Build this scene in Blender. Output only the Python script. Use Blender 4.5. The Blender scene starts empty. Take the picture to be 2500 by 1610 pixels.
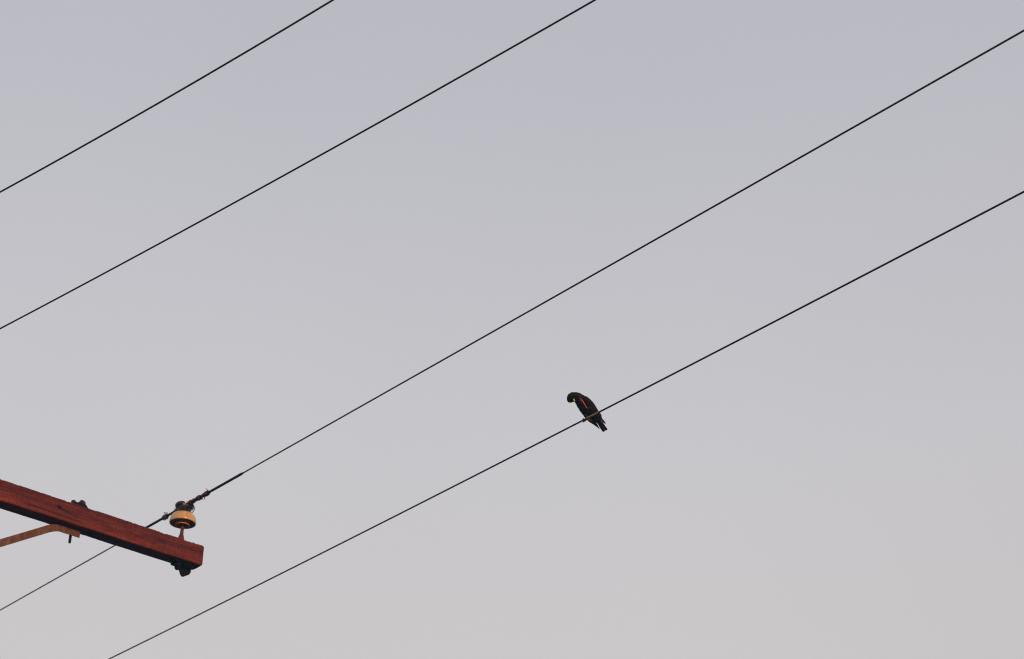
import bpy, bmesh, math, random
import numpy as np
from mathutils import Vector, Matrix, noise

random.seed(7)
sc = bpy.context.scene
C = sc.collection

# ------------------------------------------------------------------ camera
W, H, F = 2500.0, 1610.0, 5200.0          # photograph size and focal length, in photo pixels
PITCH, ROLL = math.radians(30.0081), math.radians(1.5181)
CAM = Vector((0, 0, 1.6))
fwd = Vector((0, math.cos(PITCH), math.sin(PITCH)))
right0 = Vector((1, 0, 0)); up0 = right0.cross(fwd)
RT = math.cos(ROLL) * right0 + math.sin(ROLL) * up0
UP = -math.sin(ROLL) * right0 + math.cos(ROLL) * up0
cam = bpy.data.cameras.new('camera'); camo = bpy.data.objects.new('camera', cam)
C.objects.link(camo); sc.camera = camo
camo.matrix_world = Matrix(((RT.x, UP.x, -fwd.x, CAM.x), (RT.y, UP.y, -fwd.y, CAM.y),
                            (RT.z, UP.z, -fwd.z, CAM.z), (0, 0, 0, 1)))
cam.sensor_width = 36.0; cam.lens = F / W * 36.0
cam.clip_start = 0.1; cam.clip_end = 6000
cam.dof.use_dof = True; cam.dof.focus_distance = 9.1; cam.dof.aperture_fstop = 5.0

# ------------------------------------------------------------------ sky
SUN_EL, SUN_AZ = math.radians(12.0), math.radians(150.0)      # low sun behind the camera, to the right
world = bpy.data.worlds.new('World'); sc.world = world; world.use_nodes = True
wn = world.node_tree; bg = wn.nodes['Background']
sky = wn.nodes.new('ShaderNodeTexSky'); sky.sky_type = 'NISHITA'; sky.sun_disc = False
sky.sun_elevation = SUN_EL; sky.sun_rotation = SUN_AZ
sky.air_density = 1.0; sky.dust_density = 1.0; sky.ozone_density = 1.0
tc = wn.nodes.new('ShaderNodeTexCoord'); sep = wn.nodes.new('ShaderNodeSeparateXYZ')
wn.links.new(tc.outputs['Generated'], sep.inputs[0])
veil = wn.nodes.new('ShaderNodeValToRGB')                    # thin high veil of cloud, same all round
cr = veil.color_ramp
cr.elements[0].position = 0.0; cr.elements[0].color = (0.575, 0.52, 0.50, 1)
cr.elements[1].position = 1.0; cr.elements[1].color = (0.36, 0.37, 0.43, 1)
e = cr.elements.new(0.33); e.color = (0.592, 0.540, 0.511, 1)
e = cr.elements.new(0.46); e.color = (0.558, 0.532, 0.538, 1)
e = cr.elements.new(0.60); e.color = (0.492, 0.476, 0.512, 1)
wn.links.new(sep.outputs['Z'], veil.inputs[0])
sc1 = wn.nodes.new('ShaderNodeVectorMath'); sc1.operation = 'SCALE'; sc1.inputs[3].default_value = 0.2
sc2 = wn.nodes.new('ShaderNodeVectorMath'); sc2.operation = 'SCALE'; sc2.inputs[3].default_value = 10.0
add = wn.nodes.new('ShaderNodeVectorMath'); add.operation = 'ADD'
cl = wn.nodes.new('ShaderNodeTexNoise'); cl.inputs['Scale'].default_value = 3.2; cl.inputs['Detail'].default_value = 3.0   # barely visible unevenness of the veil
wn.links.new(tc.outputs['Generated'], cl.inputs['Vector'])
clr = wn.nodes.new('ShaderNodeMapRange'); clr.inputs['From Min'].default_value = 0.3; clr.inputs['From Max'].default_value = 0.7
clr.inputs['To Min'].default_value = 9.8; clr.inputs['To Max'].default_value = 10.2
wn.links.new(cl.outputs['Fac'], clr.inputs['Value']); wn.links.new(clr.outputs[0], sc2.inputs[3])
wn.links.new(sky.outputs[0], sc1.inputs[0]); wn.links.new(veil.outputs[0], sc2.inputs[0])
wn.links.new(sc1.outputs[0], add.inputs[0]); wn.links.new(sc2.outputs[0], add.inputs[1])
wn.links.new(add.outputs[0], bg.inputs['Color']); bg.inputs['Strength'].default_value = 0.1

# ------------------------------------------------------------------ sun
sl = bpy.data.lights.new('sun', 'SUN'); sl.energy = 2.2; sl.angle = math.radians(0.6); sl.color = (1.0, 0.42, 0.14)
so = bpy.data.objects.new('sun', sl); C.objects.link(so)
to_sun = Vector((math.sin(SUN_AZ) * math.cos(SUN_EL), math.cos(SUN_AZ) * math.cos(SUN_EL), math.sin(SUN_EL)))
so.rotation_euler = to_sun.to_track_quat('Z', 'Y').to_euler(); so.location = (20, -30, 15)

sc.render.engine = 'CYCLES'; sc.cycles.filter_width = 1.1
vs = sc.view_settings
vs.view_transform = 'Standard'; vs.look = 'None'; vs.exposure = 0.0; vs.gamma = 1.0; vs.use_curve_mapping = False

# ------------------------------------------------------------------ measuring helpers
def ray(px, py):
    return (fwd + RT * ((px - W / 2) / F) - UP * ((py - H / 2) / F)).normalized()

ARM_AZ = math.radians(38.8028)
AX = Vector((math.cos(ARM_AZ), math.sin(ARM_AZ), 0))         # along the crossarm
DP = Vector((-math.sin(ARM_AZ), math.cos(ARM_AZ), 0))        # along the wires, away from the camera
END = Vector((-1.6374, 10.6029, 6.3202))                     # upper front corner of the crossarm's free end
ARM_H, ARM_D, ARM_L = 0.115, 0.0972, 2.82
POLE_R = 0.135
FRAME = Matrix(((AX.x, DP.x, 0), (AX.y, DP.y, 0), (0, 0, 1)))

def arm(l, u, z):                                            # arm coordinates from END -> world
    return END + AX * l + DP * u + Vector((0, 0, z))

# ------------------------------------------------------------------ materials
def material(name, base, rough=0.6, metal=0.0, spec=0.5):
    m = bpy.data.materials.new(name); m.use_nodes = True
    b = m.node_tree.nodes['Principled BSDF']
    b.inputs['Base Color'].default_value = (*base, 1); b.inputs['Roughness'].default_value = rough
    b.inputs['Metallic'].default_value = metal; b.inputs['Specular IOR Level'].default_value = spec
    return m, m.node_tree, b

def noise_color(m, stops, scale, stretch=(1, 1, 1), detail=6, bump=0.0, bump_dist=0.002, rough=0.55, distortion=0.0):
    mt, nt, b = m
    t = nt.nodes.new('ShaderNodeTexCoord'); mp = nt.nodes.new('ShaderNodeMapping')
    mp.inputs['Scale'].default_value = stretch
    n = nt.nodes.new('ShaderNodeTexNoise'); n.inputs['Scale'].default_value = scale
    n.inputs['Detail'].default_value = detail; n.inputs['Roughness'].default_value = rough
    n.inputs['Distortion'].default_value = distortion
    r = nt.nodes.new('ShaderNodeValToRGB'); el = r.color_ramp.elements
    el[0].position, el[0].color = stops[0][0], (*stops[0][1], 1)
    el[1].position, el[1].color = stops[-1][0], (*stops[-1][1], 1)
    for p, c in stops[1:-1]:
        q = el.new(p); q.color = (*c, 1)
    nt.links.new(t.outputs['Object'], mp.inputs[0]); nt.links.new(mp.outputs[0], n.inputs['Vector'])
    nt.links.new(n.outputs['Fac'], r.inputs[0]); nt.links.new(r.outputs[0], b.inputs['Base Color'])
    if bump:
        bp = nt.nodes.new('ShaderNodeBump'); bp.inputs['Strength'].default_value = bump
        bp.inputs['Distance'].default_value = bump_dist
        nt.links.new(n.outputs['Fac'], bp.inputs['Height']); nt.links.new(bp.outputs[0], b.inputs['Normal'])
    return mt, mp, n, r

def wood_material():
    mt, nt, b = material('creosoted_wood', (0.2, 0.05, 0.04), 0.85, 0, 0.25)
    N, L = nt.nodes, nt.links
    t = N.new('ShaderNodeTexCoord')
    def nz(stretch, scale, detail=6, rough=0.6):
        mp = N.new('ShaderNodeMapping'); mp.inputs['Scale'].default_value = stretch
        n = N.new('ShaderNodeTexNoise'); n.inputs['Scale'].default_value = scale
        n.inputs['Detail'].default_value = detail; n.inputs['Roughness'].default_value = rough
        L.new(t.outputs['Object'], mp.inputs[0]); L.new(mp.outputs[0], n.inputs['Vector']); return n
    def ramp(src, stops):
        r = N.new('ShaderNodeValToRGB'); el = r.color_ramp.elements
        el[0].position, el[0].color = stops[0][0], (*stops[0][1], 1)
        el[1].position, el[1].color = stops[-1][0], (*stops[-1][1], 1)
        for p, c in stops[1:-1]:
            q = el.new(p); q.color = (*c, 1)
        L.new(src.outputs[0], r.inputs[0]); return r
    def mix(kind, fac, a, bb):
        m = N.new('ShaderNodeMix'); m.data_type = 'RGBA'; m.blend_type = kind
        if isinstance(fac, float): m.inputs['Factor'].default_value = fac
        else: L.new(fac, m.inputs['Factor'])
        L.new(a, m.inputs[6]); L.new(bb, m.inputs[7]); return m.outputs[2]
    grain = nz((3.2, 42, 42), 1.6, 8, 0.65)
    col = ramp(grain, [(0.28, (0.070, 0.016, 0.017)), (0.45, (0.140, 0.026, 0.023)), (0.58, (0.185, 0.036, 0.026)), (0.75, (0.28, 0.075, 0.040))])
    patch = nz((1.0, 3.0, 3.0), 5.0, 4, 0.6)
    pr = ramp(patch, [(0.34, (0.50, 0.47, 0.52)), (0.5, (0.95, 0.95, 0.95)), (0.66, (1.28, 1.30, 1.2))])
    c1 = mix('MULTIPLY', 0.85, col.outputs[0], pr.outputs[0])
    saw = nz((95, 6, 6), 1.0, 3, 0.6)                         # faint upright saw marks
    sr = ramp(saw, [(0.38, (0.78, 0.78, 0.8)), (0.62, (1.12, 1.1, 1.06))])
    c2 = mix('MULTIPLY', 0.55, c1, sr.outputs[0])
    crack = nz((2.2, 55, 55), 0.9, 4, 0.55)                   # drying checks along the grain
    kr = ramp(crack, [(0.30, (0.25, 0.22, 0.24)), (0.37, (1, 1, 1))])
    c3 = mix('MULTIPLY', 0.8, c2, kr.outputs[0])
    fine = nz((40, 70, 70), 3.0, 3, 0.7)                       # mottled weathered fibres
    fr_ = ramp(fine, [(0.33, (0.42, 0.40, 0.46)), (0.5, (0.92, 0.92, 0.92)), (0.66, (1.6, 1.7, 1.35))])
    c3 = mix('MULTIPLY', 0.85, c3, fr_.outputs[0])
    wx = N.new('ShaderNodeSeparateXYZ'); L.new(t.outputs['Object'], wx.inputs[0])   # tone by height, broken by noise: darker towards the timber's top, lighter low down
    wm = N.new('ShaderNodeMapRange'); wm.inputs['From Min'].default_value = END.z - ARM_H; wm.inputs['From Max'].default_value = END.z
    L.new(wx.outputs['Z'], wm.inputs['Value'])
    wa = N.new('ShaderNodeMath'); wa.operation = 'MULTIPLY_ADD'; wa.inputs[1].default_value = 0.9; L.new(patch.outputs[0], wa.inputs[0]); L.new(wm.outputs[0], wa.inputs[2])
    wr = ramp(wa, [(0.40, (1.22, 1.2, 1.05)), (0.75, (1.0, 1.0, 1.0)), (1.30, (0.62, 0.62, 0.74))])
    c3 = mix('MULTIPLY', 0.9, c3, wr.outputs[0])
    # dark knot stain trailing down the grain from the old bolt hole
    sp_ = N.new('ShaderNodeMapping'); sp_.vector_type = 'POINT'
    sp_.inputs['Location'].default_value = (-(-0.845 + ARM_L / 2), 0, -(END.z - 0.059))
    L.new(t.outputs['Object'], sp_.inputs[0])
    rot = N.new('ShaderNodeVectorRotate'); rot.rotation_type = 'Y_AXIS'; rot.inputs['Angle'].default_value = -0.17
    L.new(sp_.outputs[0], rot.inputs['Vector'])
    scl = N.new('ShaderNodeVectorMath'); scl.operation = 'MULTIPLY'; scl.inputs[1].default_value = (11.0, 0.0, 120.0)
    L.new(rot.outputs[0], scl.inputs[0])
    wob = N.new('ShaderNodeVectorMath'); wob.operation = 'ADD'; L.new(scl.outputs[0], wob.inputs[0])
    sub = N.new('ShaderNodeVectorMath'); sub.operation = 'SUBTRACT'; sub.inputs[1].default_value = (0.5, 0.5, 0.5)
    L.new(grain.outputs['Color'], sub.inputs[0]); L.new(sub.outputs[0], wob.inputs[1])
    ln = N.new('ShaderNodeVectorMath'); ln.operation = 'LENGTH'; L.new(wob.outputs[0], ln.inputs[0])
    sr2 = N.new('ShaderNodeValToRGB'); sr2.color_ramp.elements[0].position = 0.25; sr2.color_ramp.elements[0].color = (0.22, 0.18, 0.2, 1)
    sr2.color_ramp.elements[1].position = 1.05; sr2.color_ramp.elements[1].color = (1, 1, 1, 1)
    L.new(ln.outputs['Value'], sr2.inputs[0])
    c3 = mix('MULTIPLY', 1.0, c3, sr2.outputs[0])
    L.new(c3, b.inputs['Base Color'])
    bp = N.new('ShaderNodeBump'); bp.inputs['Strength'].default_value = 0.55; bp.inputs['Distance'].default_value = 0.003
    L.new(grain.outputs[0], bp.inputs['Height']); L.new(bp.outputs[0], b.inputs['Normal'])
    return mt

M = {}
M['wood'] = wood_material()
M['pole'] = noise_color(material('pole_wood', (0.1, 0.06, 0.04), 0.9), [(0.3, (0.06, 0.03, 0.022)), (0.7, (0.17, 0.085, 0.055))], 6, (6, 6, 0.5), 6, 0.5)[0]
M['brace'] = noise_color(material('rusty_galvanised_steel', (0.3, 0.16, 0.1), 0.7, 0.0, 0.4),
                         [(0.30, (0.072, 0.027, 0.019)), (0.5, (0.125, 0.054, 0.034)), (0.72, (0.19, 0.098, 0.062))], 34, (1.3, 1, 0.6), 6, 0.3, 0.001)[0]
M['iron'] = noise_color(material('dark_rusted_iron', (0.05, 0.02, 0.02), 0.75, 0.0, 0.15),
                        [(0.35, (0.003, 0.004, 0.006)), (0.65, (0.006, 0.005, 0.006)), (0.85, (0.04, 0.012, 0.010))], 40, (1, 1, 1), 5, 0.4, 0.001)[0]
M['rust_head'] = noise_color(material('rusted_bolt_head', (0.05, 0.02, 0.02), 0.7, 0.0, 0.3), [(0.35, (0.018, 0.008, 0.009)), (0.7, (0.055, 0.014, 0.013))], 60)[0]
M['pin'] = noise_color(material('rusted_pin', (0.12, 0.02, 0.02), 0.6, 0.0, 0.4),
                       [(0.3, (0.07, 0.012, 0.012)), (0.7, (0.17, 0.03, 0.025))], 45, (1, 1, 0.4), 5, 0.3, 0.001)[0]
M['porcelain'] = noise_color(material('cream_porcelain', (0.72, 0.5, 0.24), 0.22, 0.0, 0.5),
                             [(0.30, (0.34, 0.20, 0.08)), (0.45, (0.53, 0.34, 0.14)), (0.6, (0.60, 0.41, 0.18)), (0.8, (0.68, 0.50, 0.27))], 22, (1, 1, 0.35), 5)[0]
M['unglazed'] = material('unglazed_orange_porcelain', (0.55, 0.2, 0.05), 0.5)[0]
M['black_glaze'] = material('black_conductive_glaze', (0.006, 0.008, 0.012), 0.3, 0.0, 0.4)[0]
M['wire_dark'] = noise_color(material('dark_weathered_conductor', (0.02, 0.018, 0.02), 0.6), [(0.35, (0.005, 0.005, 0.007)), (0.7, (0.012, 0.010, 0.012))], 9, (1, 1, 1), 4)[0]
M['wire_brown'] = noise_color(material('brown_weathered_conductor', (0.05, 0.04, 0.03), 0.55), [(0.35, (0.060, 0.041, 0.022)), (0.7, (0.13, 0.090, 0.050))], 6, (1, 1, 1), 4)[0]
M['sleeve'] = material('dark_sleeve', (0.008, 0.007, 0.009), 0.7, 0, 0.3)[0]
M['tie'] = noise_color(material('copper_tie', (0.1, 0.035, 0.025), 0.5, 0.0, 0.5), [(0.4, (0.035, 0.014, 0.012)), (0.7, (0.15, 0.045, 0.03))], 60, (1, 1, 1), 3)[0]
M['feather'] = noise_color(material('black_plumage', (0.004, 0.006, 0.01), 0.6, 0.0, 0.15),
                           [(0.35, (0.0028, 0.0036, 0.0075)), (0.7, (0.006, 0.0058, 0.010))], 90, (1, 1, 1), 4, 0.5, 0.002)[0]
M['flight'] = noise_color(material('glossy_flight_feather', (0.01, 0.008, 0.01), 0.45, 0.0, 0.2), [(0.35, (0.003, 0.004, 0.007)), (0.7, (0.012, 0.007, 0.009))], 120)[0]
M['strip_brown'] = material('brown_sheen_thigh_strip', (0.055, 0.012, 0.011), 0.6)[0]  # red-brown for painted sheen and rim light, and the reddish thigh
M['red'] = noise_color(material('scarlet_feather', (0.9, 0.13, 0.03), 0.5), [(0.42, (0.62, 0.035, 0.02)), (0.60, (0.80, 0.17, 0.025))], 55)[0]
M['bill'] = material('orange_bill', (0.95, 0.5, 0.03), 0.4)[0]
M['leg'] = material('reddish_leg', (0.12, 0.016, 0.014), 0.5)[0]
M['ground'] = noise_color(material('dry_grass_ground', (0.06, 0.06, 0.045), 0.95), [(0.3, (0.018, 0.025, 0.028)), (0.7, (0.030, 0.036, 0.036))], 0.35, (1, 1, 1), 8)[0]

# ------------------------------------------------------------------ mesh helpers
def link(name, bm, mat, parent=None, smooth=True):
    bmesh.ops.recalc_face_normals(bm, faces=bm.faces)
    me = bpy.data.meshes.new(name); bm.to_mesh(me); bm.free()
    if smooth:
        me.polygons.foreach_set('use_smooth', [True] * len(me.polygons))
        me.set_sharp_from_angle(angle=math.radians(40))
    me.materials.append(mat)
    o = bpy.data.objects.new(name, me); C.objects.link(o)
    if parent:
        o.parent = parent
    return o

def thing(name, label, cat, loc, rot=None, group=None):
    o = bpy.data.objects.new(name, None); C.objects.link(o)
    o.empty_display_size = 0.1
    o.location = loc
    if rot: o.rotation_euler = rot
    tag(o, label, cat, group); return o

def tag(o, label, cat, group=None):
    o['label'] = label; o['category'] = cat
    if group: o['group'] = group

def rings(bm, rs, cap=True, closed=False):
    vs_ = [[bm.verts.new(p) for p in r] for r in rs]
    n = len(rs[0])
    m = len(rs) if closed else len(rs) - 1
    for i in range(m):
        a, b = vs_[i], vs_[(i + 1) % len(rs)]
        for j in range(n):
            bm.faces.new((a[j], a[(j + 1) % n], b[(j + 1) % n], b[j]))
    if cap and not closed:
        bm.faces.new(vs_[0][::-1]); bm.faces.new(vs_[-1])

def tube(bm, pts, r, n=8):
    pts = [Vector(p) for p in pts]; out = []; nrm = None
    for i, p in enumerate(pts):
        t = (pts[min(i + 1, len(pts) - 1)] - pts[max(i - 1, 0)]).normalized()
        if nrm is None:
            nrm = t.cross(Vector((0, 0, 1)))
            if nrm.length < 1e-3: nrm = t.cross(Vector((1, 0, 0)))
        nrm = (nrm - t * nrm.dot(t)).normalized(); bi = t.cross(nrm)
        rr = r[i] if isinstance(r, (list, tuple)) else r
        out.append([p + nrm * (rr * math.cos(2 * math.pi * k / n)) + bi * (rr * math.sin(2 * math.pi * k / n)) for k in range(n)])
    rings(bm, out)

def lathe(bm, prof, n=48, center=(0, 0)):
    rings(bm, [[Vector((center[0] + r * math.cos(2 * math.pi * k / n), center[1] + r * math.sin(2 * math.pi * k / n), z)) for k in range(n)] for r, z in prof])

def spline(pts, m):
    """Catmull-Rom resampling of a list of number tuples."""
    P = [tuple(p) for p in pts]; out = []
    n = len(P) - 1
    for i in range(m):
        s = i / (m - 1) * n; k = min(int(s), n - 1); t = s - k
        p0, p1, p2, p3 = P[max(k - 1, 0)], P[k], P[k + 1], P[min(k + 2, n)]
        out.append(tuple(0.5 * (2 * b + (c - a) * t + (2 * a - 5 * b + 4 * c - d) * t * t + (3 * b - a - 3 * c + d) * t ** 3)
                         for a, b, c, d in zip(p0, p1, p2, p3)))
    return out

def prism(bm, n, r, z0, z1, rot=0.0, c=(0, 0)):
    rings(bm, [[Vector((c[0] + r * math.cos(rot + 2 * math.pi * k / n), c[1] + r * math.sin(rot + 2 * math.pi * k / n), z)) for k in range(n)] for z in (z0, z1)])

# ------------------------------------------------------------------ ground
bm = bmesh.new()
S, n = 2500.0, 40
vv = {}
for i in range(n + 1):
    for j in range(n + 1):
        f = lambda k: S * (2 * k / n - 1) * abs(2 * k / n - 1)
        x, y = f(i), f(j)
        vv[i, j] = bm.verts.new((x, y, 0.0))
for i in range(n):
    for j in range(n):
        bm.faces.new((vv[i, j], vv[i + 1, j], vv[i + 1, j + 1], vv[i, j + 1]))
ground = link('ground', bm, M['ground'], smooth=False); ground['kind'] = 'structure'

# ------------------------------------------------------------------ utility pole with its crossarm
pole_base = arm(-ARM_L / 2, ARM_D + POLE_R - 0.015, 0); PZ = END.z; pole_base.z = 0
pole = thing('utility_pole', 'utility pole whose weathered red brown wooden crossarm juts in at lower left', 'utility pole', pole_base, (0, 0, ARM_AZ))
X0 = ARM_L / 2                         # arm coordinate l -> local x = l + X0
Y0 = -(ARM_D + POLE_R - 0.015)         # arm coordinate u -> local y = u + Y0

bm = bmesh.new()
tube(bm, [(0, 0, 0.0), (0, 0, 2.5), (0, 0, 5.0), (0, 0, PZ + 0.35)], [0.17, 0.158, 0.146, POLE_R], 28)
link('pole', bm, M['pole'], pole)

# crossarm: rectangular ring section swept along x, worn and chipped
def arm_section():
    hx, hz, b = ARM_D, ARM_H, 0.004
    ny, nz_ = 9, 11
    pts = []
    for i in range(nz_ + 1): pts.append((0.0, -hz + b + (hz - 2 * b) * i / nz_))           # front, upward
    for i in range(ny + 1): pts.append((b + (hx - 2 * b) * i / ny, 0.0))                    # top, backward
    for i in range(nz_ + 1): pts.append((hx, -b - (hz - 2 * b) * i / nz_))                  # back, downward
    for i in range(ny + 1): pts.append((hx - b - (hx - 2 * b) * i / ny, -hz))               # bottom, forward
    return pts
sec = arm_section()
rs = []
NX = 640
for i in range(NX + 1):
    l = -ARM_L + ARM_L * i / NX
    ring = []
    for (u, z) in sec:
        x = l
        cu, cz = u - ARM_D / 2, z + ARM_H / 2
        ed = min(ARM_D / 2 - abs(cu), 0.02) + min(ARM_H / 2 - abs(cz), 0.02)                # small near the arrises
        g = noise.noise(Vector((l * 9, u * 60, z * 60))) * 0.0009 + noise.noise(Vector((l * 2.2, u * 5, z * 5 + 4))) * 0.0016
        nrm = Vector((0, cu / ARM_D, cz / ARM_H)); nrm.normalize()
        uu, zz = u + nrm.y * g, z + nrm.z * g
        if ed < 0.006:                                                                        # chipped arrises
            top = 1.0 if cz > 0 else 0.35
            ch = max(0.0, noise.noise(Vector((l * 14, 3.1 * (cz > 0), 7.7 * (cu > 0)))) - 0.15) * 0.0055 * top
            ch += max(0.0, noise.noise(Vector((l * 75, 1.3, 2.7 * (cz > 0)))) - 0.05) * 0.0045 * top
            uu -= math.copysign(ch * 0.6, cu); zz -= math.copysign(ch, cz)
        if i == NX: x += 0.005 - 0.002 * (1 + noise.noise(Vector((u * 50, z * 50, 1))))
        if i == NX or i == 0:                                                                 # eased end grain edges
            k = 0.003
            uu -= math.copysign(k, cu) if abs(cu) > ARM_D / 2 - 0.006 else 0
            zz -= math.copysign(k, cz) if abs(cz) > ARM_H / 2 - 0.006 else 0
        ring.append(Vector((x + X0, uu + Y0, zz + PZ)))
    rs.append(ring)
bm = bmesh.new(); rings(bm, rs)
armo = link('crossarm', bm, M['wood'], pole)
armo['label'] = 'weathered red brown squared timber crossarm'
cut = bmesh.new()
bmesh.ops.create_cone(cut, cap_ends=True, segments=14, radius1=0.0105, radius2=0.0105, depth=0.17,
                      matrix=Matrix.Translation((-0.875 + X0, Y0, -0.051 + PZ)) @ Matrix.Rotation(math.pi / 2, 4, 'X'))
cutter = link('cutter', cut, M['wood'])
cutter.matrix_world = Matrix.Translation(pole_base) @ Matrix.Rotation(ARM_AZ, 4, 'Z')
md = armo.modifiers.new('hole', 'BOOLEAN'); md.object = cutter; md.operation = 'DIFFERENCE'; md.solver = 'EXACT'
bpy.context.view_layer.update()
dg = bpy.context.evaluated_depsgraph_get()
new = bpy.data.meshes.new_from_object(armo.evaluated_get(dg))
armo.modifiers.clear(); armo.data = new
bpy.data.objects.remove(cutter)

bm = bmesh.new()
bmesh.ops.create_cone(bm, cap_ends=True, segments=14, radius1=0.0103, radius2=0.0090, depth=0.05,
                      matrix=Matrix.Translation((-0.875 + X0, Y0 + 0.028, -0.051 + PZ)) @ Matrix.Rotation(math.pi / 2, 4, 'X'))
link('bolt_end', bm, M['iron'], armo)

# steel angle brace: L section running under the arm, then bent down to the pole
def brace_path():
    key = [(-0.715, -ARM_H - 0.0015), (-0.80, -ARM_H - 0.0015), (-0.845, -ARM_H - 0.003), (-0.895, -ARM_H - 0.022),
           (-0.96, -ARM_H - 0.062), (-1.16, -ARM_H - 0.188), (-1.36, -ARM_H - 0.314)]
    return spline(key, 44)
bp_ = brace_path(); rs = []
LEG, FL, TH, BU = 0.039, 0.040, 0.005, 0.050      # upright leg, flange, thickness, set-back from the arm's front
for i, (l, z) in enumerate(bp_):
    a0, a1 = bp_[max(i - 1, 0)], bp_[min(i + 1, len(bp_) - 1)]
    t = Vector((a1[0] - a0[0], a1[1] - a0[1])).normalized(); nn = Vector((-t.y, t.x))   # in the arm's upright plane
    if nn.y > 0: nn = -nn                                                               # pointing down
    prof = [(BU, 0), (BU, LEG), (BU + TH, LEG), (BU + TH, TH), (BU + FL, TH), (BU + FL, 0)]
    rs.append([Vector((l + nn.x * d + X0, u + Y0, z + nn.y * d + PZ)) for u, d in prof])
bm = bmesh.new(); rings(bm, rs)
brace = link('brace', bm, M['brace'], pole); brace['label'] = 'rusty steel angle brace bent down towards the pole'
bm = bmesh.new()
bp2 = bp_[-1]
tube(bm, [(bp2[0] + 0.03 + X0, BU - 0.012 + Y0, bp2[1] - 0.01 + PZ), (bp2[0] + 0.03 + X0, Y0 + ARM_D + 0.05, bp2[1] - 0.01 + PZ)], 0.009, 10)
link('bolt', bm, M['iron'], brace)

# upright through bolt: nut and washer on top, bare end below
bm = bmesh.new()
BL, BYY, BB = -0.757, ARM_D / 2 + Y0, BU + 0.022 + Y0
tube(bm, [(BL + X0, BB, 0.010 + PZ), (BL + X0, BB, -ARM_H - 0.02 + PZ), (BL + X0, BB, -ARM_H - 0.072 + PZ), (BL + X0, BB, -ARM_H - 0.077 + PZ)], [0.0075, 0.0075, 0.0075, 0.005], 12)
tb = link('through_bolt', bm, M['iron'], pole)
def cap(name, l, rad, h, n, dome):
    bm = bmesh.new()
    rs = []
    for rr, z in ((rad, 0.004), (rad, h * 0.55), (rad * 0.97, h * 0.75), (rad * dome, h * 0.93), (rad * dome * 0.55, h)):
        rs.append([Vector((l + X0 + rr * math.cos(0.3 + 2 * math.pi * k / n), BYY + rr * math.sin(0.3 + 2 * math.pi * k / n), z + PZ)) for k in range(n)])
    rings(bm, rs); return link(name, bm, M['rust_head'], tb)
cap('bolt_head', -0.778, 0.0135, 0.039, 8, 0.85)
cap('nut', -0.729, 0.0205, 0.054, 6, 0.62)
bm = bmesh.new()
rs = []
for l, z in spline([(-0.800, 0.010), (-0.785, 0.022), (-0.765, 0.027), (-0.745, 0.029), (-0.722, 0.031), (-0.706, 0.022), (-0.698, 0.010)], 20):
    rs.append([Vector((l + X0, BYY - 0.022, PZ - 0.001)), Vector((l + X0, BYY + 0.022, PZ - 0.001)), Vector((l + X0, BYY + 0.018, z + PZ)), Vector((l + X0, BYY - 0.018, z + PZ))])
rings(bm, rs)
link('washer', bm, M['iron'], tb)

# ------------------------------------------------------------------ pin insulator at the arm's end
IL, IU = -0.1185, ARM_D / 2
ins = thing('pin_insulator', 'cream porcelain pin insulator with black crown standing on the crossarm end', 'insulator', arm(IL, IU, 0), (0, 0, ARM_AZ))
RIM = 0.110
bm = bmesh.new()
prof = [(0.0465, 0.058), (0.0505, 0.056), (0.0585, 0.050), (0.0655, 0.040), (0.0705, 0.027), (0.0727, 0.014), (0.0727, 0.006), (0.0715, 0.0015), (0.0690, 0.0),
        (0.0665, 0.0008), (0.0655, 0.004), (0.0650, 0.014), (0.0625, 0.028), (0.0575, 0.038), (0.050, 0.045), (0.042, 0.047), (0.036, 0.047), (0.034, 0.053)]
lathe(bm, [(r, z + RIM) for r, z in spline(prof, 56)], 64)
link('skirt', bm, M['porcelain'], ins)
bm = bmesh.new()
prof = [(0.034, 0.052), (0.0365, 0.015), (0.0375, -0.008), (0.0370, -0.0118), (0.0352, -0.013), (0.0335, -0.0118), (0.0325, -0.004), (0.030, 0.030), (0.012, 0.048)]
lathe(bm, [(r, z + RIM) for r, z in spline(prof, 40)], 48)
link('petticoat', bm, M['unglazed'], ins)
# crown: round neck with a tie groove, and two lobes left and right of the wire saddle
bm = bmesh.new()
nseg, rs = 64, []
prof = [(0.030, 0.050), (0.0465, 0.0575), (0.0445, 0.062), (0.0405, 0.068), (0.0385, 0.075), (0.0390, 0.082), (0.0425, 0.088), (0.0480, 0.093), (0.0515, 0.099), (0.0520, 0.106), (0.0495, 0.113), (0.043, 0.1185), (0.033, 0.121), (0.018, 0.122), (0.004, 0.122)]
for r, z in spline(prof, 44):
    ring = []
    for k in range(nseg):
        th = 2 * math.pi * k / nseg
        x, y = r * math.cos(th), r * math.sin(th)
        zz = z
        if z > 0.085:                                   # saddle groove along local y (the wire)
            g = math.exp(-(x / 0.0165) ** 4) * 0.023 * min(1.0, (z - 0.085) / 0.02)
            zz = z - g
            sq = 1.0 - 0.22 * abs(math.sin(th)) ** 1.5 * min(1.0, (z - 0.085) / 0.012)
            y *= sq
        ring.append(Vector((x, y, zz + RIM)))
    rs.append(ring)
rings(bm, rs)
link('crown', bm, M['black_glaze'], ins)
bm = bmesh.new()
prof = [(0.0230, -0.008), (0.0220, 0.000), (0.0185, 0.015), (0.0140, 0.036), (0.0100, 0.050), (0.0093, 0.075), (0.0093, 0.100), (0.0093, 0.135)]
lathe(bm, spline(prof, 26), 20)
bmesh.ops.rotate(bm, verts=bm.verts, cent=(0, 0, 0), matrix=Matrix.Rotation(0.02, 3, 'Y'))
pin = link('pin', bm, M['pin'], ins)
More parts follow.
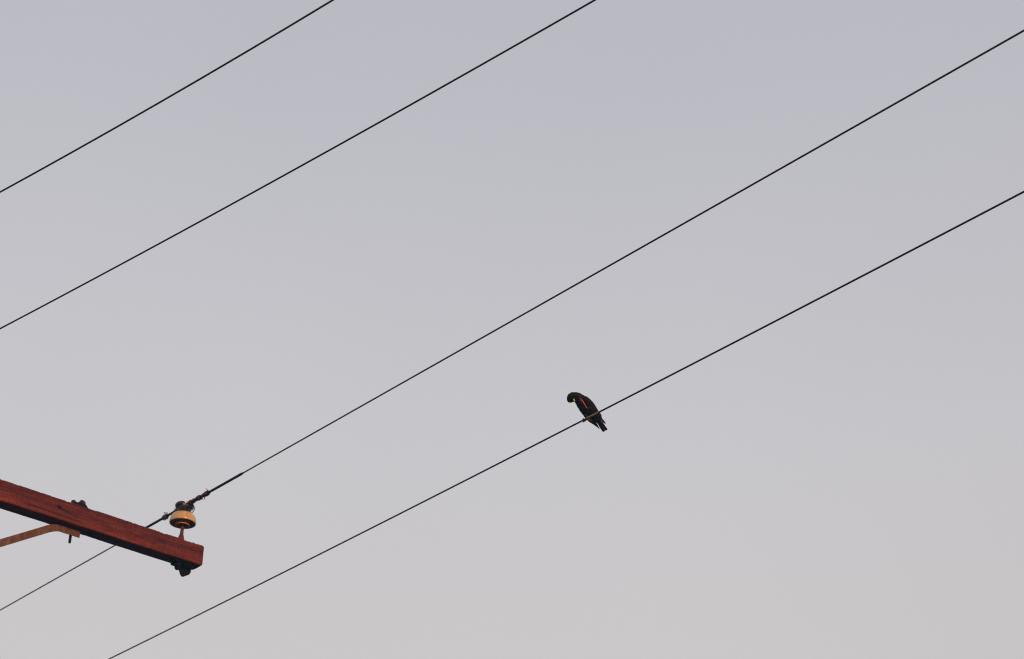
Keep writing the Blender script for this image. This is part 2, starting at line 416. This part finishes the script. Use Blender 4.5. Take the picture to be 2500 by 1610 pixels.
bm = bmesh.new(); prism(bm, 6, 0.020, -ARM_H - 0.030, -ARM_H - 0.006, 0.2)
bmesh.ops.bevel(bm, geom=list(bm.edges), offset=0.002, segments=2, affect='EDGES')
link('nut', bm, M['iron'], pin)
bm = bmesh.new(); tube(bm, [(0, 0, -ARM_H - 0.02), (0.002, 0, -ARM_H - 0.045)], [0.0095, 0.008], 12)
link('threaded_end', bm, M['iron'], pin)
# bent steel lug clamped by the nut under the arm: ragged washer edge and a rounded tongue hanging down
bm = bmesh.new()
outline = [(-0.048, -0.001), (-0.058, -0.008), (-0.051, -0.012), (-0.030, -0.012), (-0.026, -0.024), (-0.013, -0.030), (-0.004, -0.022), (0.004, -0.026), (0.013, -0.042),
           (0.024, -0.052), (0.034, -0.054), (0.050, -0.044), (0.064, -0.035), (0.070, -0.020), (0.068, -0.001)]
for yo in (0.0,):
    lo = [bm.verts.new((x + 0.030, 0.026 - z * 0.25, z - ARM_H - 0.001)) for x, z in outline]
    hi = [bm.verts.new((x * 0.97 + 0.030, 0.037 - z * 0.25, z * 0.97 - ARM_H - 0.001)) for x, z in outline]
    bm.faces.new(lo); bm.faces.new(hi[::-1])
    for k in range(len(lo)):
        bm.faces.new((lo[k], hi[k], hi[(k + 1) % len(lo)], lo[(k + 1) % len(lo)]))
bmesh.ops.bevel(bm, geom=[e_ for e_ in bm.edges if len(e_.link_faces) == 2 and e_.calc_face_angle(0) > 0.9], offset=0.0015, segments=2, affect='EDGES')
link('lug', bm, M['iron'], pin)
bm = bmesh.new()
bmesh.ops.create_cube(bm, size=1.0, matrix=Matrix.Translation((0.004, 0.0, -ARM_H - 0.0035)) @ Matrix.Diagonal((0.062, 0.062, 0.005, 1)))
link('washer', bm, M['iron'], pin)

# ------------------------------------------------------------------ power lines
WR = 0.0041
def fit(pix, plane):
    """photo pixels of a wire -> smooth curve (l, z) over u, from rays cut by the wire's upright plane or level."""
    U, Lq, Z = [], [], []
    for p in pix:
        r = ray(*p)
        if plane[0] == 'lat':
            t = plane[1] / r.dot(AX)
        else:
            t = (plane[1] - CAM.z) / r.z
        q = CAM + r * t - END
        U.append(q.dot(DP)); Lq.append(q.dot(AX)); Z.append(q.z)
    return np.array(U), np.polyfit(U, Lq, 1 if plane[0] != 'lat' else 0), np.polyfit(U, Z, 2 if plane[0] == 'lat' else 0), np.polyfit(U, Lq, 2 if plane[0] != 'lat' else 0)

def wire_points(pix, plane, lo, hi, n=220):
    U, kl, kz, kl2 = fit(pix, plane)
    a, b = U.min(), U.max(); out = []
    def ev(k, u):
        c = min(max(u, a - 0.3), b + 0.3)
        return np.polyval(k, c) + np.polyval(np.polyder(k), c) * (u - c) if len(k) > 1 else k[0]
    for i in range(n + 1):
        s = i / n; u = lo + (hi - lo) * s
        sag = 0.0012 * max(0.0, abs(u - (a + b) / 2) - (b - a) / 2 - 0.3) ** 2 * (-0.35)
        out.append(arm(ev(kl2, u), u, ev(kz, u) + sag))
    return out, lambda u: arm(ev(kl2, u), u, ev(kz, u))

PX1 = [(20, 458.5), (90, 420.2), (380, 256), (440, 222), (700, 67.8), (779, 21.4)]
PX2 = [(20, 792.3), (81, 760.5), (480, 545.6), (527, 520.2), (960, 280.3), (996, 260), (1400, 30.4), (1417, 21)]
PX3 = [(100, 1434.5), (159, 1401.3), (278, 1333), (454.5, 1231.8), (620, 1140.8), (674.5, 1110), (1027, 909), (1060, 890.8), (1400, 698.1), (1451, 670), (1800, 475), (1859, 441.6), (2436, 110), (2460, 95.7)]
PX4 = [(270, 1607.5), (350, 1568.4), (800, 1343.5), (847, 1320), (1340, 1069.6), (1540, 967.3), (1900, 780.7), (1958, 750.5), (2420, 510), (2497, 470.5)]
GRP = 'overhead power lines'
for pix, lab in ((PX1, 'short dark power line cutting across the top left corner, farthest from the bird'),
                 (PX2, 'dark power line second from the top left corner, above the wire tied to the insulator')):
    pts, _ = wire_points(pix, ('z', END.z + 0.2), -26, 30)
    bm = bmesh.new(); tube(bm, pts, WR * 0.92, 10)
    tag(link('power_line', bm, M['wire_dark'], None), lab, 'power line', GRP)

LAT3 = (END - CAM).dot(AX) + IL
pts, w3 = wire_points(PX3, ('lat', LAT3), -26, 30)
w3z = w3(IU)
tied = thing('power_line', 'power line tied with rusty wire to the insulator on the crossarm', 'power line', w3z, None, GRP)
def loc3(p): return Vector(p) - w3z
bm = bmesh.new(); tube(bm, [loc3(p) for p in pts], WR * 0.97, 10)
bwm = M['wire_brown'].node_tree                       # brown near the pole, blending to near-black farther along the span
_b = bwm.nodes['Principled BSDF']; _src = _b.inputs['Base Color'].links[0].from_socket
_t = bwm.nodes.new('ShaderNodeTexCoord'); _d = bwm.nodes.new('ShaderNodeVectorMath'); _d.operation = 'LENGTH'
_m = bwm.nodes.new('ShaderNodeMapRange'); _m.inputs['From Min'].default_value = 2.0; _m.inputs['From Max'].default_value = 3.6
_x = bwm.nodes.new('ShaderNodeMix'); _x.data_type = 'RGBA'; _x.inputs[7].default_value = (0.010, 0.009, 0.010, 1)
bwm.links.new(_t.outputs['Object'], _d.inputs[0]); bwm.links.new(_d.outputs['Value'], _m.inputs['Value']); bwm.links.new(_m.outputs[0], _x.inputs[0])
bwm.links.new(_src, _x.inputs[6]); bwm.links.new(_x.outputs[2], _b.inputs['Base Color'])
link('conductor', bm, M['wire_brown'], tied)
# dark protective sleeve laid over the conductor on both sides of the insulator
bm = bmesh.new()
sp = [loc3(w3(u)) for u in np.linspace(-0.53, 0.62, 60)]
tube(bm, sp, [0.0056] + [0.0072] * 58 + [0.0056], 12)
link('sleeve', bm, M['sleeve'], tied)

def coil(u0, u1, turns, r, wr, jitter, phase=0.0, n=None):
    n = n or int(turns * 14); out = []
    for i in range(n + 1):
        s = i / n; u = u0 + (u1 - u0) * s; a = phase + 2 * math.pi * turns * s
        jr = r * (1 + jitter * noise.noise(Vector((s * 9, u0 * 31, 2.0)))) + 0.0008 * noise.noise(Vector((s * 25, 4, u0)))
        ju = 0.006 * jitter * noise.noise(Vector((s * 13, 8, u0 * 7)))
        out.append(loc3(w3(u + ju)) + AX * (jr * math.cos(a)) + Vector((0, 0, jr * math.sin(a))))
    return out
# tie wire: tight irregular coils either side, crossing the crown between them
TW = 0.0025
bm = bmesh.new()
tube(bm, coil(0.020, -0.050, 6.5, 0.0105, TW, 0.5, 0.4), TW, 7)
tube(bm, coil(-0.035, -0.165, 9.5, 0.0088, TW, 0.75), TW, 7)
tube(bm, coil(-0.085, -0.112, 3.0, 0.0112, TW, 0.4, 1.0), TW, 7)
tube(bm, coil(-0.162, -0.190, 4.2, 0.0118, TW, 0.35, 1.0), TW, 7)
e1 = loc3(w3(-0.180)); tube(bm, [e1 + AX * 0.008, e1 + AX * 0.001 + Vector((0, 0, 0.016)), e1 - AX * 0.008 + Vector((0, 0, 0.027))], [TW, TW, TW * .6], 7)
e1 = loc3(w3(-0.152)); tube(bm, [e1 - Vector((0, 0, 0.006)), e1 + AX * 0.004 - Vector((0, 0, 0.020)), e1 + AX * 0.007 - Vector((0, 0, 0.028))], [TW, TW, TW * .6], 7)
e1 = loc3(w3(-0.130)); tube(bm, [e1 - Vector((0, 0, 0.006)), e1 + AX * 0.006 - Vector((0, 0, 0.019))], [TW, TW * .6], 7)
link('tie_wire', bm, M['tie'], tied)
bm = bmesh.new()
tube(bm, coil(0.110, 0.150, 2.5, 0.0086, TW, 0.4), TW, 7)
e1 = loc3(w3(0.148)); tube(bm, [e1 + Vector((0, 0, 0.006)), e1 + AX * -0.002 + Vector((0, 0, 0.022))], [TW, TW * .6], 7)
link('tie_wire', bm, M['tie'], tied)
bm = bmesh.new()
tube(bm, coil(0.228, 0.272, 5.0, 0.0125, TW, 0.45, 2.0), TW, 7)
e1 = loc3(w3(0.245)); tube(bm, [e1 + Vector((0, 0, 0.009)) + AX * k for k in (0.0,)] + [e1 + AX * -0.012 + Vector((0, 0, 0.021)), e1 + AX * 0.006 + Vector((0, 0, 0.026)), e1 + AX * 0.016 + Vector((0, 0, 0.012))], TW, 7)
link('tie_wire', bm, M['tie'], tied)
# the crossing strands that hold the conductor down on the crown
def crown_pt(th, r, z): return loc3(arm(IL, IU, 0) + AX * (r * math.cos(th)) + DP * (r * math.sin(th)) + Vector((0, 0, RIM + z)))
bm = bmesh.new()
for off in (0.0, 0.007):
    tube(bm, spline([tuple(loc3(w3(IU - 0.075)) + Vector((0, 0, 0.008 - off))), tuple(crown_pt(-1.25, 0.058, 0.098 - off)), tuple(crown_pt(-1.9, 0.060, 0.088 - off)), tuple(crown_pt(-2.55, 0.056, 0.082 - off)),
                     tuple(crown_pt(-3.1, 0.048, 0.079 - off)), tuple(crown_pt(-3.7, 0.045, 0.08 - off)), tuple(loc3(w3(IU + 0.08)) + Vector((0, 0, 0.006)))], 40), TW, 7)
tube(bm, spline([tuple(loc3(w3(IU - 0.06)) + Vector((0, 0, 0.010))), tuple(crown_pt(-1.15, 0.056, 0.105)), tuple(crown_pt(-0.75, 0.056, 0.090)), tuple(crown_pt(-0.35, 0.047, 0.078)), tuple(crown_pt(0.3, 0.044, 0.078)),
                 tuple(crown_pt(0.9, 0.045, 0.085)), tuple(loc3(w3(IU + 0.07)) + Vector((0, 0, 0.006)))], 40), TW, 7)
link('tie_strand', bm, M['tie'], tied)

LAT4 = 5.9
def sunlit_patch_wire():
    """dark conductor, with sunlight on the stretch before the bird painted in as tan"""
    mt, nt, b = material('dark_conductor_sunlit_patch', (0.008, 0.008, 0.01), 0.5)
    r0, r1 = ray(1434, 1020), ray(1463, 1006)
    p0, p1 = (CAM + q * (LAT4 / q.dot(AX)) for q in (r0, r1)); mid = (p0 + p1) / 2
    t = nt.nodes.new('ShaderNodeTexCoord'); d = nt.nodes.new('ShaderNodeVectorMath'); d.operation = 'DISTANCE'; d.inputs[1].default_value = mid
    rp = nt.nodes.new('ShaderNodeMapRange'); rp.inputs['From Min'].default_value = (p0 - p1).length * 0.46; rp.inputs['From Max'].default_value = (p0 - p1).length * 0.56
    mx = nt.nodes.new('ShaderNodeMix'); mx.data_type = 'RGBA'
    mx.inputs[6].default_value = (0.42, 0.27, 0.13, 1); mx.inputs[7].default_value = (0.008, 0.008, 0.010, 1)  # tan imitates sunlight on the wire, dark is its own colour
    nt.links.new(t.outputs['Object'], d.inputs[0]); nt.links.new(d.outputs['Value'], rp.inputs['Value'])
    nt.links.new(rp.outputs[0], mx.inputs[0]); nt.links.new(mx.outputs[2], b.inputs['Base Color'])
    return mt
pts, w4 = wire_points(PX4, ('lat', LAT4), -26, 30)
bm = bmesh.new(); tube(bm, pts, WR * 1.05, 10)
tag(link('power_line', bm, sunlit_patch_wire(), None), 'lowest dark power line, the one the black bird sits on', 'power line', GRP)

# ------------------------------------------------------------------ bird
BX, BY = 1425.5, 1026.0                                     # the gripping foot in the photograph
r = ray(BX, BY); foot = CAM + r * (LAT4 / r.dot(AX))
PXM = (foot - CAM).dot(fwd) / F                             # metres per photo pixel there
bird = thing('bird', 'black bird with red wing streak perched on the lowest wire, head bent down', 'bird', foot)
FY = r                                                      # away from the viewer
BR = (RT - FY * RT.dot(FY)).normalized(); BU_ = FY.cross(BR) * -1
if BU_.z < 0: BU_ = -BU_
def bp(x, y, dep=0.0):
    """enlarged tracing (9.625 per photo pixel, origin 1340, 920) + depth in metres behind the wire -> bird space"""
    px, py = 1340 + x / 9.625, 920 + y / 9.625
    return BR * ((px - BX) * PXM) - BU_ * ((py - BY) * PXM) + FY * dep
ZK = PXM / 9.625

def loft(bm, st, m, nseg=20, ruff=0.0, seed=0.0):
    """st: (x, y, half-width, half-thickness, depth) along a spine, widths across the spine, in tracing units (thickness and depth in metres)"""
    pts = spline(st, m); out = []
    for i, (x, y, w, t, d) in enumerate(pts):
        a, b = pts[max(i - 1, 0)], pts[min(i + 1, m - 1)]
        tx, ty = b[0] - a[0], b[1] - a[1]; q = math.hypot(tx, ty) or 1; px, py = -ty / q, tx / q
        w = max(w, 1.0); t = max(t, 0.0004)
        ring = []
        for k in range(nseg):
            th = 2 * math.pi * k / nseg
            s = 1.0
            if ruff: s += ruff * noise.noise(Vector((i * 0.55 + seed, k * 1.3, seed)))
            c, sn = math.cos(th) * s, math.sin(th) * s
            ring.append(bp(x + px * w * c, y + py * w * c, d + t * sn))
        out.append(ring)
    rings(bm, out)

D0 = 0.046
T = lambda w, k=0.95: w * ZK * k
body = [(1215, 1085, 42), (1185, 1040, 70), (1128, 982, 122), (1040, 895, 162), (965, 815, 177), (880, 715, 177), (800, 622, 162), (730, 540, 140), (655, 480, 116),
        (580, 478, 108), (520, 512, 104), (482, 548, 82), (455, 572, 52), (440, 584, 22)]
bm = bmesh.new()
loft(bm, [(x, y, w, T(w), D0) for x, y, w in body], 60, 28, 0.05, 3.0)
# ruffled feather tips along crown, nape and rump
def tuft(x, y, dx, dy, w, d=D0):
    loft(bm, [(x - dx * 1.6 + (575 - x) * 0.12 * (x < 760), y - dy * 1.6 + (500 - y) * 0.12 * (x < 760), w * .9, w * ZK * .6, d), (x, y, w * .8, w * ZK * .5, d), (x + dx * .6, y + dy * .6, w * .5, w * ZK * .3, d), (x + dx, y + dy, 2, 0.0006, d)], 6, 8)
for k in range(34):
    a = math.radians(200 - 130 * k / 33); rr = 124 + random.uniform(-4, 7) + 7 * max(0.0, math.cos(a - 1.45)) ** 3 - 4
    x, y = 560 + rr * math.cos(a) * 1.02, 498 - rr * math.sin(a) * 0.98
    tuft(x, y, 14 * math.cos(a + 0.9) + random.uniform(-4, 4), -14 * math.sin(a + 0.9), random.uniform(9, 14), D0 + random.uniform(-0.012, 0.012))
for (x, y, dx, dy) in ((680, 388, 14, -14), (705, 390, 18, -10), (735, 398, 20, -4), (1225, 900, 20, 34), (1232, 935, 14, 30), (835, 925, -6, 24), (846, 938, 4, 22), (1236, 960, 8, 26)):
    tuft(x, y, dx, dy, 12)
bo = link('body', bm, M['feather'], bird)

# wings
near = D0 - T(150) * 0.86
bm = bmesh.new()
loft(bm, [(770, 470, 40, 0.004, D0 - T(120)), (850, 545, 92, 0.007, near), (960, 680, 112, 0.008, near - 0.002), (1070, 830, 98, 0.008, near + 0.002), (1150, 930, 66, 0.006, near + 0.008),
          (1215, 985, 36, 0.004, near + 0.013), (1275, 1045, 25, 0.003, near + 0.016), (1318, 1088, 17, 0.002, near + 0.018), (1336, 1106, 5, 0.001, near + 0.019)], 44, 16, 0.04, 9.0)
wing = link('wing', bm, M['feather'], bird)
bm = bmesh.new()
loft(bm, [(770, 700, 46, 0.006, D0 - 0.004), (860, 850, 74, 0.010, D0 - 0.006), (960, 985, 72, 0.010, D0 - 0.006), (1060, 1080, 48, 0.007, D0 - 0.004), (1125, 1150, 27, 0.004, D0),
          (1170, 1203, 13, 0.002, D0), (1192, 1234, 3, 0.001, D0)], 40, 16, 0.04, 12.0)
link('wing', bm, M['feather'], bird)
# scarlet shoulder feathers, fanned at the top and drawn out below
fr = near - 0.0085
def front_depth(x, y):                       # depth of the body's near surface under a tracing point
    best = None
    for bx, by, bw in spline(body, 80):
        q = math.hypot(x - bx, y - by)
        if best is None or q < best[0]: best = (q, bw)
    q, bw = best
    return D0 - T(bw) * math.sqrt(max(0.05, 1 - (q / bw) ** 2)) - 0.0035
def strip(st, mat, name, parent, lift=0.0):
    bm = bmesh.new()
    loft(bm, [(x, y, w, 0.0012, min(front_depth(x, y) + 0.001, near - 0.006) - lift) for x, y, w in st], 18, 10)
    return link(name, bm, mat, parent)
s0 = strip([(798, 572, 7), (812, 600, 11), (832, 640, 11), (856, 680, 7), (880, 715, 6), (903, 746, 6), (911, 757, 3)], M['red'], 'shoulder_feather', wing, 0.001)
for st in ([(742, 470, 2), (760, 500, 5), (780, 545, 6), (802, 586, 6)], [(720, 505, 2), (738, 528, 5), (765, 553, 5), (798, 582, 4)], [(712, 562, 2), (740, 570, 5), (775, 580, 6), (808, 602, 6)]):
    strip(st, M['red'], 'shoulder_feather', wing)
for st in ([(1040, 790, 2), (1060, 815, 5), (1080, 845, 3)], [(1080, 760, 2), (1100, 785, 5), (1125, 810, 3)], [(1090, 735, 2), (1115, 760, 4), (1140, 790, 3)], [(1055, 768, 2), (1072, 758, 4), (1085, 748, 2)]):
    strip(st, M['strip_brown'], 'sheen_strip', wing, 0.002)  # reddish sheen on the wing, painted as thin strips
for st in ([(812, 845, 2), (850, 885, 5), (900, 928, 6), (940, 955, 3)], [(930, 965, 3), (965, 995, 5), (1000, 1022, 5), (1020, 1040, 3)], [(745, 690, 2), (765, 725, 5), (790, 770, 2)]):
    strip(st, M['strip_brown'], 'rim_thigh_strip', bo)  # dark red strips: rim light painted along the breast, and reddish thigh
for k in range(6):
    q = k / 5.0
    x0, y0, x1, y1 = 905 + 115 * q, 690 - 45 * q, 1150 + 70 * q, 960 - 10 * q
    st = [(x0 + (x1 - x0) * a, y0 + (y1 - y0) * a, w) for a, w in ((0, 4), (0.25, 17), (0.6, 18), (0.88, 11), (1, 3))]
    bm = bmesh.new(); loft(bm, [(x, y, w, 0.0014, near - 0.0085 + 0.010 * max(0, (x - 1000) / 200.0) - 0.0008 * (k % 2)) for x, y, w in st], 18, 10, 0.05, 20.0 + k)
    link('flight_feather', bm, M['flight'], wing)
st = [(1216, 1005, 3), (1228, 1030, 8), (1245, 1055, 8), (1260, 1076, 3)]
bm = bmesh.new(); loft(bm, [(x, y, w, 0.0015, near + 0.004) for x, y, w in st], 14, 10)
link('flank_feather', bm, M['red'], wing)

# tail of three blades
tail = []
for st in ([(1150, 1040, 44), (1205, 1120, 46), (1250, 1205, 40), (1284, 1262, 36), (1302, 1292, 26)],
           [(1190, 1040, 44), (1255, 1130, 44), (1310, 1200, 38), (1345, 1235, 32), (1362, 1258, 24)],
           [(1170, 1040, 40), (1225, 1120, 46), (1280, 1195, 44), (1318, 1245, 32), (1330, 1262, 12)]):
    bm = bmesh.new(); k = len(tail)
    loft(bm, [(x, y, w, 0.0016, D0 + 0.004 + 0.0035 * k) for x, y, w in st], 26, 12, 0.03, 5.0 + k)
    tail.append(link('tail_feather', bm, M['feather'], bird))

# bill tucked against the breast
bm = bmesh.new()
hd = D0 - T(104)
loft(bm, [(578, 520, 8, 0.003, hd + 0.004), (583, 530, 17, 0.005, hd - 0.001), (592, 554, 18, 0.006, hd - 0.002), (602, 580, 16, 0.005, hd - 0.001), (610, 594, 4, 0.002, hd + 0.003)], 20, 14)
link('bill', bm, M['bill'], bird)

# legs: shank from the belly to the wire, toes closed round it
wdir = (w4(0.1) - w4(0.0)).normalized()                 # along the wire, away
def wire_at(x, y):                                      # point on the wire under a tracing point, bird space
    rr = ray(1340 + x / 9.625, 920 + y / 9.625); return CAM + rr * (LAT4 / rr.dot(AX)) - foot
side = wdir.cross(Vector((0, 0, 1))).normalized(); upv = side.cross(wdir).normalized()
for fx, fy, hip, knee, kk in ((818, 1024, bp(1015, 1040, D0 - 0.012), bp(930, 1020, 0.020), 1.0), (912, 976, bp(985, 985, D0 - 0.01), bp(945, 985, 0.020), 0.65)):
    c0 = wire_at(fx, fy)
    bm = bmesh.new()
    ankle = c0 + side * 0.0 + upv * 0.0075
    tube(bm, [tuple(q) for q in spline([tuple(hip), tuple(knee), tuple((knee + ankle) * 0.5 - upv * 0.001), tuple(ankle)], 16)],
         [kk * (0.0045 - 0.0022 * min(1, i / 6)) for i in range(16)], 10)
    leg = link('leg', bm, M['leg'], bird)
    for j, (sh, a0, a1) in enumerate(((-0.0075, 1.3, -1.7), (-0.001, 1.4, -1.9), (0.0055, 1.3, -1.6), (0.0, 1.8, 4.6))):
        bm = bmesh.new(); pts_ = []
        for i in range(12):
            a = a0 + (a1 - a0) * i / 11; rr = WR + 0.0028 + 0.0010 * math.sin(i * 1.3)
            pts_.append(c0 + wdir * (sh * (0.3 + 0.7 * min(1, i / 4))) + side * (rr * math.cos(a)) + upv * (rr * math.sin(a)))
        last = pts_[-1]; pts_.append(last - upv * 0.004 + wdir * sh * 0.2)
        tube(bm, [ankle] + pts_, [kk * q for q in [0.0024] + [0.0024] * 10 + [0.0021, 0.0015, 0.0007]], 8)
        link('toe', bm, M['leg'], leg)

# ------------------------------------------------------------------ bluish volume added over everything to lift the dark tones
bm = bmesh.new()
bmesh.ops.create_cube(bm, size=1.0, matrix=Matrix.Translation((0, 0, 3.25)) @ Matrix.Diagonal((5600, 5600, 8.5, 1)))
hm = bpy.data.materials.new('added_blue_haze'); hm.use_nodes = True
hn = hm.node_tree; hn.nodes.remove(hn.nodes['Principled BSDF'])
pv = hn.nodes.new('ShaderNodeVolumePrincipled'); pv.inputs['Color'].default_value = (0.20, 0.60, 1.0, 1)
pv.inputs['Density'].default_value = 0.0032; pv.inputs['Anisotropy'].default_value = 0.0
hn.links.new(pv.outputs[0], hn.nodes['Material Output'].inputs['Volume'])
added_haze = link('added_haze', bm, hm, None, smooth=False); added_haze['kind'] = 'stuff'
